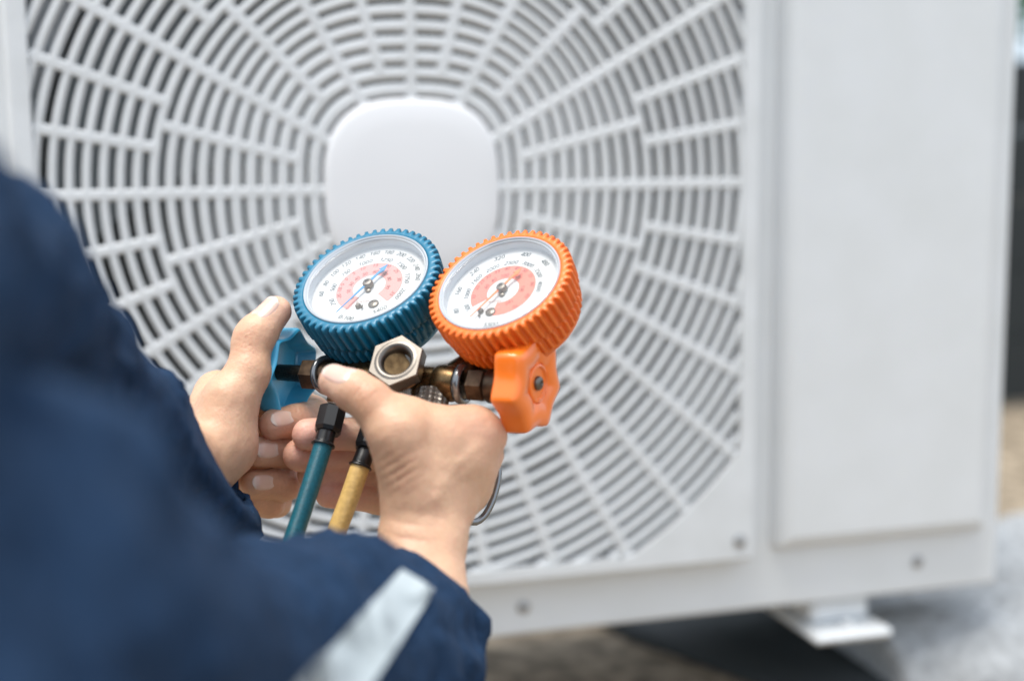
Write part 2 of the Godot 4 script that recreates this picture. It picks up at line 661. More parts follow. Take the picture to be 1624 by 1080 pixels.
	for i in 256:
		var a: Vector2 = hole.call(TAU * i / 256)
		var b: Vector2 = hole.call(TAU * (i + 1) / 256)
		quad(st, Vector3(a.x, a.y, 0.001), Vector3(b.x, b.y, 0.001), Vector3(b.x, b.y, -0.0225), Vector3(a.x, a.y, -0.0225))
	obj("grille_frame", st, M.white_plastic, U)
	# grille rings
	var r := 0.0780
	var ri := 0
	while r < 0.362:
		st = S()
		var pieces := 0
		var n := 144
		var w := lerpf(0.0050, 0.0034, smoothstep(0.09, 0.25, r))
		var prof := [[-w, -0.0056], [-w * 0.86, -0.0032], [-w * 0.5, -0.0016], [0.0, -0.0010], [w * 0.5, -0.0016], [w * 0.86, -0.0032], [w, -0.0056], [w * 0.5, -0.0130], [-w * 0.5, -0.0130]]
		for i in n:
			var t0 := -PI / 4 * 1.0 + TAU * (i + 3) / n if r > 0.35 else TAU * i / n
			var t1 := t0 + TAU / n
			var m := ring_pt(r, (t0 + t1) / 2)
			if absf(m.x) > GX + 0.002 or absf(m.y) > GY + 0.002:
				if pieces > 0: obj("grille_ring", st, M.white_plastic, U)      # an arc that the frame cuts off
				st = S()
				pieces = 0
				continue
			pieces += 1
			for k in 9:
				var p: Array = prof[k]
				var q: Array = prof[(k + 1) % 9]
				var a := ring_pt(r + p[0], t0)
				var b := ring_pt(r + q[0], t0)
				var c := ring_pt(r + q[0], t1)
				var d := ring_pt(r + p[0], t1)
				st.set_smooth_group(1 if k < 6 else k)
				quad(st, Vector3(a.x, a.y, p[1]), Vector3(b.x, b.y, q[1]), Vector3(c.x, c.y, q[1]), Vector3(d.x, d.y, p[1]))
		if pieces > 0: obj("grille_ring", st, M.white_plastic, U)
		r += 0.01215
		ri += 1
	# spokes
	for deg in range(0, 360, 5):
		var from := 0.0
		var to := 0.40
		if deg % 30 == 0: from = 0.068
		elif deg % 15 == 0:
			from = 0.088
			to = 0.199
		elif deg % 30 in [10, 20]: from = 0.196
		else: continue
		var th := deg_to_rad(deg)
		var d := Vector2.from_angle(th)
		to = minf(to, minf(GX / maxf(absf(d.x), 1e-6), GY / maxf(absf(d.y), 1e-6)))
		to = minf(to, 0.366)
		if from < 0.09:
			var e := ring_pt(from, th)
			from = e.length()
		st = S()
		box(st, Vector3(from, -0.0042, -0.0115), Vector3(to, 0.0042, -0.0011), 0.0014, Transform3D(Basis(Vector3.BACK, th), Vector3.ZERO))
		obj("grille_spoke", st, M.white_plastic, U)
	# centre cap
	st = S()
	st.set_smooth_group(1)
	var steps := [[0.0712, -0.019], [0.0712, -0.004], [0.0706, -0.001], [0.069, 0.0012], [0.066, 0.0022], [0.05, 0.0034], [0.03, 0.0042], [0.012, 0.0045]]
	for k in steps.size() - 1:
		for i in 96:
			var q := []
			for s in [[k, i], [k + 1, i], [k + 1, i + 1], [k, i + 1]]:
				var e: Vector2 = ring_pt(0.0712, TAU * s[1] / 96) * (steps[s[0]][0] / 0.0712)
				q.append(Vector3(e.x, e.y, steps[s[0]][1]))
			quad(st, q[0], q[1], q[2], q[3])
	for i in 96:
		var e := ring_pt(0.0712, TAU * i / 96) * 0.1685
		var e2 := ring_pt(0.0712, TAU * (i + 1) / 96) * 0.1685
		for v in [Vector3(0, 0, 0.0045), Vector3(e2.x, e2.y, 0.0045), Vector3(e.x, e.y, 0.0045)]: st.add_vertex(v)
	obj("grille_cap", st, M.cap_plastic, U)
	# service panel
	st = S()
	soft_panel(st, Vector2(0.326, -0.331), Vector2(0.546, 0.386), 0.008, [Vector2(0, -0.0235), Vector2(0.002, -0.020), Vector2(0.006, -0.013), Vector2(0.010, -0.0095), Vector2(0.015, -0.008)])
	obj("service_panel", st, M.white_steel, U)
	# screws
	for s in [[0.0940, -0.3600, -0.024], [0.478, -0.3560, -0.024], [0.2845, -0.3120, 0.001], [-0.2845, 0.3120, 0.001], [-0.2, -0.36, -0.024]]:
		st = S()
		var xf := Transform3D(Basis(), Vector3(s[0], s[1], s[2]))
		lathe(st, [V(0.0062, 0.0003), V(0.0062, 0.0007), V(0.0046, 0.0009), V(0.0044, 0.0022), V(0.0032, 0.0030), V(0.0012, 0.0032), V(0.0010, 0.0012), V(0, 0.0012)], xf, 24)
		obj("screw", st, M.screw_steel, U)
	for y in [0.158, 0.0, -0.1, -0.24]:       # clips at the grille's right edge
		st = S()
		box(st, Vector3(GX - 0.006, y - 0.009, -0.014), Vector3(GX + 0.001, y + 0.009, -0.002), 0.001)
		obj("grille_clip", st, M.screw_steel, U)
	# mounting feet
	for x in [0.405, -0.18]:
		st = S()
		box(st, Vector3(x - 0.030, B - 0.024, -0.285), Vector3(x + 0.030, B - 0.001, -0.035), 0.004)
		box(st, Vector3(x - 0.040, B - 0.034, -0.30), Vector3(x + 0.040, B - 0.0242, -0.006), 0.004)
		lathe(st, [V(0.009, -0.0165), V(0.009, -0.010), V(0.005, -0.0095), V(0.005, -0.004), V(0, -0.004)], Transform3D(Basis(Vector3.RIGHT, -PI / 2), Vector3(x, B - 0.014, -0.020)), 6, null, true)
		obj("mounting_foot", st, M.white_steel, U)

# ---------------------------------------------------------------- the manifold gauge set
func text(st: SurfaceTool, s: String, size: float, xf: Transform3D, slant := 0.2) -> void:
	var t := TextMesh.new()
	var f := SystemFont.new()
	f.font_names = PackedStringArray(["Droid Sans"])
	t.font = f
	t.text = s
	t.font_size = 24
	t.pixel_size = size / 24.0
	t.depth = 0.00004
	t.curve_step = 2.0
	st.append_from(t, 0, xf * Transform3D(Basis(Vector3(1, 0, 0), Vector3(slant, 1, 0), Vector3(0, 0, 1)), Vector3.ZERO))

func polar(xf: Transform3D, r: float, deg: float, z: float) -> Transform3D:
	var th := deg_to_rad(deg)
	return xf * Transform3D(Basis(Vector3.BACK, th - PI / 2), Vector3(r * cos(th), r * sin(th), z))

func sector(st: SurfaceTool, xf: Transform3D, r0: float, r1: float, a0: float, a1: float, z: float, n := 64) -> void:
	st.set_smooth_group(-1)
	for i in n:
		var t0 := deg_to_rad(lerpf(a0, a1, i / float(n)))
		var t1 := deg_to_rad(lerpf(a0, a1, (i + 1) / float(n)))
		quad(st, xf * Vector3(r0 * cos(t0), r0 * sin(t0), z), xf * Vector3(r0 * cos(t1), r0 * sin(t1), z), xf * Vector3(r1 * cos(t1), r1 * sin(t1), z), xf * Vector3(r1 * cos(t0), r1 * sin(t0), z))

func build_gauge(G: Node3D, called_colour: String, xf: Transform3D, sc: float, rubber: Material, needle_m: Material, band_m: Material, is_low: bool) -> void:
	xf = xf * Transform3D(Basis().scaled(Vector3.ONE * sc), Vector3.ZERO)
	# ribbed rubber boot (the gauge's body)
	var st := S()
	var ribs := 52
	var rib := func(r: float, th: float, z: float) -> float:
		if r < 0.0390: return r
		var tier := 0.0 if z > -0.0185 else 0.6
		var zz := z + 0.010 if z > -0.0185 else z + 0.027
		var ph := ribs * th + zz * 170.0 + tier * 3.0
		var w := 0.5 + 0.5 * cos(ph)
		var amp := 0.0027
		if z > -0.0005: amp = 0.0010
		var fade := 1.0
		if z <= -0.0185: fade = smoothstep(-0.036, -0.031, z)
		fade *= smoothstep(0.0, 0.0022, absf(z + 0.0185)) * 0.85 + 0.15
		return r + amp * smoothstep(0.30, 0.80, w) * fade - (0.0012 if z < -0.0185 else 0.0)
	var prof := [V(0.0352, -0.004), V(0.0365, -0.0018), V(0.0372, -0.0006), V(0.0380, -0.0001), V(0.0384, 0.0), V(0.0400, -0.0002), V(0.0407, -0.0006), V(0.0411, -0.0014), V(0.0412, -0.0025)]
	for k in 10: prof.append(V(0.0412 - 0.00008 * k, -0.004 - 0.0014 * k))
	prof.append(V(0.0402, -0.0182)); prof.append(V(0.0400, -0.0188))
	for k in 10: prof.append(V(0.0404 - 0.00018 * k, -0.0200 - 0.0013 * k))
	prof.append_array([V(0.0380, -0.0338), V(0.0362, -0.0352), V(0.033, -0.0360), V(0.012, -0.0365), V(0, -0.0365)])
	lathe(st, prof, xf, ribs * 14, rib)
	var g := obj("gauge", st, rubber, G)
	tag(g, called_colour + " ribbed rubber boot round a pressure gauge")
	var xr := xf      # the lens stays where the boot's rim holds it
	xf = xf * Transform3D(Basis(), Vector3(0, 0, 0.0022))
	# dial and case
	st = S()
	lathe(st, [V(0.0354, -0.0042), V(0.0350, -0.0050), V(0.0348, -0.0088), V(0.0346, -0.0094)], xf, 96)
	obj("case_wall", st, M.recess_grey, g)
	st = S()
	lathe(st, [V(0.0347, -0.0092), V(0.0, -0.0092)], xf, 96)
	obj("dial", st, M.dial_white, g)
	var z := -0.00905
	st = S()
	var start := 238.0
	sector(st, xf, 0.0098, 0.0200, start - (-6 if is_low else 24), -46.0 if is_low else -98.0, z)
	obj("colour_band", st, band_m, g)
	# printed scales
	var ink := S()
	var red := S()
	z = -0.00893
	sector(ink, xf, 0.0260, 0.02645, start, -70.0 if is_low else -92.0, z, 128)
	var steps := 85 if is_low else 100
	var sweep_deg := 305.0 if is_low else 330.0
	for k in steps + 1:
		var a := start - sweep_deg * k / steps
		var big := k % 5 == 0
		sector(ink, xf, 0.0254 if not big else 0.0246, 0.0272 if not big else 0.0281, a - (0.32 if not big else 0.62), a + (0.32 if not big else 0.62), z + 0.00002, 1)
	sector(red, xf, 0.01542, 0.0157, start - 6, -44.0 if is_low else -94.0, z, 96)
	for k in 61:
		var a := start - 8 - (270.0 if is_low else 318.0) * k / 60
		sector(red, xf, 0.0150 if k % 5 else 0.0144, 0.0161 if k % 5 else 0.0167, a - 0.45, a + 0.45, z + 0.00002, 1)
	if is_low:
		for v in range(60, 261, 20): text(ink, str(v), 0.0040, polar(xf, 0.0292, 237.0 - 17.7 * v / 20.0, z))
		for v in range(250, 2001, 250): text(ink, str(v), 0.0040, polar(xf, 0.0227, 240.0 - 33.0 * v / 250.0, z))
		text(ink, "3400", 0.0040, polar(xf, 0.0236, -62, z) * Transform3D(Basis(Vector3.BACK, PI), Vector3.ZERO))
		text(ink, "0-100", 0.0040, polar(xf, 0.0262, 252, z) * Transform3D(Basis(Vector3.BACK, PI), Vector3.ZERO))
		var cs := {"-20": 200, "-10": 182, "-5": 168, "0": 152, "5": 134, "10": 115, "15": 90, "20": 63, "25": 37, "30": 10, "35": -28}
		for c in cs: text(red, c, 0.0032, polar(xf, 0.0180, cs[c], z))
		var fs := {"0": 226, "10": 192, "30": 163, "40": 139, "50": 114, "60": 84, "70": 50, "80": 22, "90": -12}
		for c in fs: text(red, c, 0.0032, polar(xf, 0.0123, fs[c], z))
	else:
		for v in range(80, 481, 80): text(ink, str(v), 0.0042, polar(xf, 0.0294, 240.0 - 33.1 * v / 80.0, z))
		for v in range(500, 4001, 500): text(ink, str(v), 0.0040, polar(xf, 0.0227, 240.0 - 30.0 * v / 500.0, z))
		text(ink, "5500", 0.0042, polar(xf, 0.0268, -92, z) * Transform3D(Basis(Vector3.BACK, PI), Vector3.ZERO))
		var cs := {"10": 190, "20": 166, "25": 150, "30": 134, "35": 115, "40": 95, "45": 74, "50": 54, "55": 33, "60": 8, "65": -22, "70": -52}
		for c in cs: text(red, c, 0.0032, polar(xf, 0.0180, cs[c], z))
		var fs := {"60": 158, "80": 130, "100": 98, "120": 54, "140": -2, "160": -58}
		for c in fs: text(red, c, 0.0032, polar(xf, 0.0123, fs[c], z))
	var faint := S()
	text(faint, "R-410A", 0.0026, xf * Transform3D(Basis(), Vector3(-0.001 if is_low else -0.003, -0.0125 if is_low else -0.0085, z)))
	text(faint, "°C", 0.0026, xf * Transform3D(Basis(), Vector3(0.010 if is_low else 0.001, -0.0135, z)))
	obj("scale_print", ink, M.ink_teal, g, false)
	obj("band_print", red, M.ink_red if is_low else M.ink_red, g, false)
	obj("faint_print", faint, M.ink_faint, g, false)
	# needle: long thin pointer at zero, arrow-shaped counterweight on the other side
	st = S()
	var nd := polar(xf, 0.0, 238.0 if is_low else 237.0, -0.0064)
	st.set_smooth_group(-1)
	var out := [V(-0.0006, 0.006), V(-0.00022, 0.0262), V(0.00022, 0.0262), V(0.0006, 0.006), V(0.0010, 0.0), V(0.0007, -0.008), V(0.0007, -0.0125), V(0.0022, -0.0118), V(0.0, -0.0172), V(-0.0022, -0.0118), V(-0.0007, -0.0125), V(-0.0007, -0.008), V(-0.0010, 0.0)]
	var tri_idx := Geometry2D.triangulate_polygon(PackedVector2Array(out))
	for i in tri_idx: st.add_vertex(nd * Vector3(out[i].x, out[i].y, 0.0002))
	for i in tri_idx: st.add_vertex(nd * Vector3(out[i].x, out[i].y, -0.0002))
	for i in out.size():
		var a: Vector2 = out[i]
		var b: Vector2 = out[(i + 1) % out.size()]
		quad(st, nd * Vector3(a.x, a.y, 0.0002), nd * Vector3(b.x, b.y, 0.0002), nd * Vector3(b.x, b.y, -0.0002), nd * Vector3(a.x, a.y, -0.0002))
	obj("needle", st, needle_m, g)
	st = S()
	lathe(st, [V(0.0030, -0.0085), V(0.0030, -0.0058), V(0.0026, -0.0052), V(0.0012, -0.0050), V(0.0010, -0.0056), V(0, -0.0056)], xf, 32)
	lathe(st, [V(0.0016, -0.0091), V(0.0016, -0.0080), V(0.0010, -0.0076), V(0, -0.0076)], xf * Transform3D(Basis(), Vector3(0.0005, -0.0040, 0)), 20)
	obj("pivot", st, M.nickel, g)
	st = S()
	var sp := Vector3(0.0062, -0.0158, 0) if is_low else Vector3(-0.0035, -0.0170, 0)
	lathe(st, [V(0.0031, -0.0091), V(0.0031, -0.0084), V(0.0026, -0.0080), V(0, -0.0080)], xf * Transform3D(Basis(), sp), 28)
	box(st, Vector3(-0.0022, -0.0004, -0.00798), Vector3(0.0022, 0.0004, -0.0078), 0.0001, xf * Transform3D(Basis(Vector3.BACK, 1.2), sp))
	lathe(st, [V(0.0017, -0.0091), V(0.0017, -0.0076), V(0.0012, -0.0070), V(0, -0.0070)], xf * Transform3D(Basis(), sp + (Vector3(-0.0088, -0.0010, 0) if is_low else Vector3(-0.0062, 0.0010, 0))), 20)
	rod(st, xf * (sp + Vector3(-0.0062, -0.0042, -0.0078)), xf * (sp + Vector3(-0.0060, -0.0008, -0.0078)), 0.0007, 0.0005, 10)
	obj("dial_screws", st, M.nickel, g)
	# clear lens and its stepped rim
	st = S()
	lathe(st, [V(0.0372, -0.0012), V(0.0370, 0.0002), V(0.0364, 0.0006), V(0.0358, 0.0002), V(0.0354, -0.0006), V(0.0349, -0.0005), V(0.0345, -0.0008), V(0.0342, -0.0016)], xr, 120)
	obj("lens_rim", st, M.bezel_clear, g)
	st = S()
	lathe(st, [V(0.0345, -0.0012), V(0.030, -0.0006), V(0.02, 0.0002), V(0.01, 0.0006), V(0, 0.0007)], xr, 96)
	obj("lens", st, M.lens_clear, g)

func lobe(r: float, th: float, _z: float) -> float:
	if r < 0.011: return r
	var s := sin(3.5 * th + 0.4)
	return r * (0.845 + 0.17 * (1.0 - sqrt(s * s + 0.02)))

func build_manifold() -> void:
	var a := P(452, 591, 0.806)
	var b := P(855, 617, 0.742)
	var ax := (b - a).normalized()
	var at := func(px: float) -> Vector3: return a.lerp(b, (px - 452.0) / 403.0)
	var G := thing("manifold_gauge_set", "brass manifold with a blue and an orange pressure gauge, held in both hands", "gauge set", P(640, 605, 0.775))
	# body: bar, block, branches
	var st := S()
	rod(st, at.call(555), at.call(745), 0.0085, 0.0085, 40)
	lathe(st, [V(0, 0), V(0.0085, 0), V(0.0098, 0.002), V(0.0102, 0.005), V(0.0102, 0.010), V(0.0096, 0.013), V(0, 0.0135)], frame(at.call(700), ax), 40)
	var n_blue := D(-0.255, 0.71, 0.655)
	var n_or := D(-0.345, 0.675, 0.65)
	var gb := P(579, 440, 0.790)
	var go := P(791, 447, 0.752)
	var stem_b: Vector3 = gb - n_blue * 0.037
	var stem_o: Vector3 = go - n_or * 0.037
	rod(st, at.call(585), stem_b.lerp(at.call(585), 0.1), 0.0088, 0.0070, 32)
	rod(st, at.call(718), stem_o.lerp(at.call(718), 0.1), 0.0090, 0.0072, 32)
	lathe(st, [V(0.0, -0.0105), V(0.006, -0.0095), V(0.0086, -0.005), V(0.0090, 0.0), V(0.0086, 0.005), V(0.006, 0.0095), V(0.0, 0.0105)], frame(at.call(718), ax), 32)
	lathe(st, [V(0.0, -0.0105), V(0.006, -0.0095), V(0.0095, -0.005), V(0.0100, 0.0), V(0.0095, 0.005), V(0.006, 0.0095), V(0.0, 0.0105)], frame(at.call(588), ax), 32)
	var c_sg := P(627, 571, 0.752)
	var n_sg := D(-0.20, 0.50, 0.84)
	rod(st, at.call(640), c_sg - n_sg * 0.006, 0.0125, 0.0138, 40)
	# three ports below
	var dn := D(-0.22, -0.95, 0.22)
	rod(st, at.call(552), at.call(552) + dn * 0.016, 0.0070, 0.0065, 28)
	rod(st, at.call(628), at.call(628) + dn * 0.024, 0.0070, 0.0065, 28)
	rod(st, at.call(704), at.call(704) + dn * 0.016, 0.0075, 0.0070, 28)
	obj("manifold_body", st, M.brass, G)
	st = S()
	var kn := func(r: float, th: float, z: float) -> float: return r + (0.00030 * sin(th * 40 + z * 2600.0) * sin(th * 40 - z * 2600.0) if r > 0.0085 else 0.0)
	var kr2 := [V(0.006, 0.006), V(0.0084, 0.006)]
	for k in 22: kr2.append(V(0.0096, 0.007 + 0.0005 * k))
	kr2.append_array([V(0.0084, 0.0185), V(0, 0.0185)])
	lathe(st, kr2, frame(at.call(696) + D(-0.1, -1, 0.2) * 0.0005, D(-0.12, -0.86, 0.50)), 176, kn, true)
	obj("knurled_cap", st, M.nickel, G)
	# sight glass
	st = S()
	var sx := frame(c_sg, n_sg, D(0.65, 1, 0))
	lathe(st, [V(0.0145, -0.0085), V(0.0158, -0.0078), V(0.0158, -0.0006), V(0.0152, 0.0)], sx, 6, null, true)
	for i in 48:      # the flat face between hexagon and bore, and its turned shoulder
		var t0 := TAU * i / 48
		var t1 := TAU * (i + 1) / 48
		var hx := func(t: float) -> float: return 0.0152 * cos(PI / 6) / cos(fposmod(t, PI / 3) - PI / 6)
		st.set_smooth_group(-1)
		quad(st, sx * Vector3(0.0118 * cos(t0), 0.0118 * sin(t0), 0.0), sx * Vector3(0.0118 * cos(t1), 0.0118 * sin(t1), 0.0), sx * Vector3(hx.call(t1) * cos(t1), hx.call(t1) * sin(t1), 0), sx * Vector3(hx.call(t0) * cos(t0), hx.call(t0) * sin(t0), 0))
	lathe(st, [V(0.0118, 0.0), V(0.0104, 0.0004), V(0.0094, 0.0003), V(0.0082, -0.0008), V(0.0074, -0.0022), V(0.0072, -0.009)], sx, 56)
	var sg := obj("sight_glass_nut", st, M.nickel, G)
	st = S()
	lathe(st, [V(0.0073, -0.0060), V(0.0060, -0.0066), V(0.0056, -0.0090), V(0.0040, -0.0096), V(0.0036, -0.0118), V(0, -0.0120)], sx, 48)
	obj("sight_glass", st, M.sight_glass, sg)
	# valve ends: packing nuts, collars, stems, knobs
	for side in 2:
		st = S()
		if side == 0:
			lathe(st, [V(0.005, 0), V(0.0082, 0.0), V(0.0092, 0.001), V(0.0092, 0.010), V(0.0082, 0.011), V(0, 0.011)], frame(at.call(486), ax, D(0.2, 1, 0.1)), 6, null, true)
			rod(st, at.call(512), at.call(556), 0.0078, 0.0078, 32)
		else:
			lathe(st, [V(0.005, 0), V(0.0082, 0.0), V(0.0092, 0.001), V(0.0092, 0.0095), V(0.0080, 0.0105), V(0, 0.0105)], frame(at.call(752), ax, D(0.2, 1, 0.1)), 6, null, true)
			lathe(st, [V(0.005, 0.0), V(0.0088, 0.0), V(0.0094, 0.0010), V(0.0094, 0.0065), V(0.0080, 0.0075), V(0.0080, 0.0125), V(0.0, 0.0125)], frame(at.call(781), ax), 32)
		obj("packing_nut", st, M.dark_brass, G)
		st = S()
		var rc := 0.0096
		var tc := 0.0019 if side == 0 else 0.0017
		var tor := []
		for k in 13: tor.append(V(rc + tc * cos(TAU * k / 12), tc * sin(TAU * k / 12) * (1.0 if side == 0 else 1.5)))
		lathe(st, tor, frame(at.call(525 if side == 0 else 741), ax + (D(0.1, 0.15, 0.55) if side == 0 else Vector3.ZERO)), 48)
		obj("collar_ring", st, M.ring_steel, G)
		st = S()
		if side == 0: rod(st, at.call(440), at.call(490), 0.0046, 0.0050, 24)
		else: rod(st, at.call(795), at.call(850), 0.0046, 0.0046, 24)
		obj("valve_stem", st, M.worn_stem, G)
		st = S()
		var kr := 0.0290
		var ks := 0.90 if side == 0 else 0.97
		var kd := 0.0165
		var kx := frame(at.call(470), -ax, D(0, 1, 0)) if side == 0 else frame(at.call(818) + D(0, 1, 0) * 0.003, ax + D(0, 0, 1) * 0.08, D(0, 1, 0))
		# z 0 = open side, kd = closed outer face
		var kp := [V(0.0048, 0.0125), V(0.0225, 0.0125), V(0.0240, 0.0110), V(0.0262, 0.0006), V(0.0270, 0.0), V(0.0281, 0.0004), V(0.0288, 0.0016), V(kr, 0.0040), V(kr - 0.0004, kd - 0.0040), V(kr - 0.0012, kd - 0.0016), V(kr - 0.0030, kd - 0.0002), V(kr - 0.0070, kd + 0.0004), V(0.0140, kd), V(0.0125, kd - 0.0012), V(0.0108, kd - 0.0014), V(0.0104, kd - 0.0004), V(0.0092, kd), V(0.0084, kd - 0.0014), V(0.0, kd - 0.0016)]
		kx = kx * Transform3D(Basis().scaled(Vector3(ks, ks, 0.92)), Vector3.ZERO)
		lathe(st, kp, kx, 168, lobe)
		var kb := obj("valve_knob", st, M.blue_knob if side == 0 else M.orange_knob, G)
		tag(kb, "light blue scalloped valve knob, hollow side showing" if side == 0 else "orange scalloped valve knob with a centre screw")
		if side == 1:
			st = S()
			lathe(st, [V(0.0040, kd - 0.0018), V(0.0040, kd - 0.0004), V(0.0034, kd + 0.0008), V(0.0018, kd + 0.0014), V(0.0013, kd + 0.0002), V(0, kd + 0.0002)], kx, 28)
			obj("knob_screw", st, M.nickel, kb)
	# gauges
	var up_b := D(0.148, 0.667, -0.73)
	var up_o := D(0.234, 0.703, -0.672)
	build_gauge(G, "blue", Transform3D(Basis(up_b.cross(n_blue).normalized(), n_blue.cross(up_b.cross(n_blue).normalized()), n_blue), gb), 0.985, M.blue_rubber, M.needle_blue, M.dial_pink, true)
	build_gauge(G, "orange", Transform3D(Basis(up_o.cross(n_or).normalized(), n_or.cross(up_o.cross(n_or).normalized()), n_or), go), 0.93, M.orange_rubber, M.needle_orange, M.dial_red, false)
	# hanging hook behind the hand
	st = S()
	sweep(st, spline([P(690, 640, 0.79), P(770, 690, 0.80), P(790, 740, 0.80), P(784, 785, 0.795), P(768, 818, 0.79), P(748, 828, 0.785), P(728, 806, 0.785)], 40), func(_t): return 0.0020, 14)
	sweep(st, spline([P(762, 790, 0.792), P(755, 806, 0.79), P(742, 815, 0.787)], 12), func(_t): return 0.0014, 12)
	obj("hanging_hook", st, M.ring_steel, G)
	# hose couplings and hoses
	for k in 2:
		var top: Vector3 = [at.call(552) + dn * 0.010, at.call(628) + dn * 0.020][k]
		var pts: Array = [[top, P(524, 660, 0.772), P(512, 706, 0.764), P(494, 765, 0.758), P(470, 838, 0.752), P(438, 930, 0.742), P(400, 1060, 0.74), P(380, 1250, 0.75)], [top, P(586, 700, 0.772), P(571, 740, 0.766), P(553, 792, 0.762), P(528, 858, 0.758), P(500, 940, 0.752), P(470, 1060, 0.75), P(455, 1250, 0.76)]][k]
		var H := thing("charging_hose", ["teal ribbed charging hose with black end, left of the yellow one", "yellow charging hose with worn surface and black end"][k], "hose", pts[2], "charging hoses on the manifold")
		st = S()
		if k == 0:
			lathe(st, [V(0.006, 0), V(0.0070, 0.0), V(0.0078, 0.001), V(0.0078, 0.013), V(0.0066, 0.015), V(0, 0.015)], frame(P(528, 648, 0.774), P(520, 680, 0.768) - P(528, 648, 0.774)), 8, null, true)
		else:
			lathe(st, [V(0.006, 0), V(0.0066, 0.0), V(0.0074, 0.001), V(0.0074, 0.012), V(0.0062, 0.014), V(0, 0.014)], frame(P(592, 680, 0.776), P(583, 708, 0.770) - P(592, 680, 0.776)), 8, null, true)
		obj("coupling_nut", st, M.black_rubber, H)
		var path := spline(pts, 900)
		var i0 := 0
		for i in 900:
			if path[i].distance_to(pts[2]) < path[i0].distance_to(pts[2]): i0 = i
		st = S()
		sweep(st, path.slice(maxi(i0 - 58, 0), i0 + 2), func(t): return 0.0054 + 0.0011 * smoothstep(0.88, 0.95, t) - 0.0003 * sin(PI * t), 28)
		obj("crimp_sleeve", st, M.black_rubber, H)
		st = S()
		if k == 0: sweep(st, path.slice(i0 + 1), func(t): return 0.0051 + 0.0002 * sin(t * 1300.0), 24)
		else: sweep(st, path.slice(i0 + 1), func(_t): return 0.0053, 24)
		obj("hose", st, [M.teal_hose, M.yellow_hose][k], H)

# ---------------------------------------------------------------- the person
var veins := []         # [from, to, width, height]
var creases := []       # [point, axis, radius, amplitude, wavelength]

func skin_push(p: Vector3, n: Vector3) -> float:
	var d := 0.00012 * fine.get_noise_3dv(p * 2600.0) + 0.00035 * noise.get_noise_3dv(p * 260.0)
	for b in veins:
		var ab: Vector3 = b[1] - b[0]
		var q: Vector3 = p - b[0] - ab * clampf((p - b[0]).dot(ab) / ab.length_squared(), 0.0, 1.0)
		var l2 := q.length_squared()
		if l2 < 0.0001: d += b[3] * exp(-l2 / (b[2] * b[2]))
	for c in creases:
		var v: Vector3 = p - c[0]
		var l := v.length()
		if l > c[2] * 2.2: continue
		var w := exp(-l * l / (c[2] * c[2]))
		var s := v.dot(c[1]) + 0.0006 * noise.get_noise_3dv(p * 700.0)
		d -= c[3] * w * pow(0.5 + 0.5 * cos(TAU * s / c[4]), 3.0)
	return d

var blush := []         # [point, radius, amount]

func skin_colour(p: Vector3, _n: Vector3) -> Color:
	var c := Color(0.63, 0.39, 0.25)
	var t := 0.5 + 0.5 * noise.get_noise_3dv(p * 180.0)
	c = c.lerp(Color(0.575, 0.335, 0.225), 0.55 * t)
	for b in blush:
		var l: float = p.distance_to(b[0]) / b[1]
		if l < 2.0: c = c.lerp(b[3], b[2] * exp(-l * l))
	for k in creases:
		var v: Vector3 = p - k[0]
		var l := v.length()
		if l > k[2] * 2.0: continue
		var w := exp(-l * l / (k[2] * k[2]))
		var s := v.dot(k[1]) + 0.0006 * noise.get_noise_3dv(p * 700.0)
		c = c.lerp(Color(0.42, 0.19, 0.115), 0.45 * w * pow(0.5 + 0.5 * cos(TAU * s / k[4]), 4.0))
	var sp := fine.get_noise_3dv(p * 900.0)
	var patch := noise.get_noise_3dv(p * 420.0 + Vector3(3, 9, 2))
	c = c.lerp(Color(0.60, 0.29, 0.21), 0.22 * maxf(patch, 0.0))
	return c * (1.0 + 0.07 * sp)

func chain(B: Body, id: int, pts: Array, base_n: int) -> void:
	for i in pts.size() - 1:
		var p: Array = pts[i]
		var q: Array = pts[i + 1]
		B.bone(P(p[0], p[1], p[2]), P(q[0], q[1], q[2]), p[3], q[3], id, 1 if i < base_n else 0)

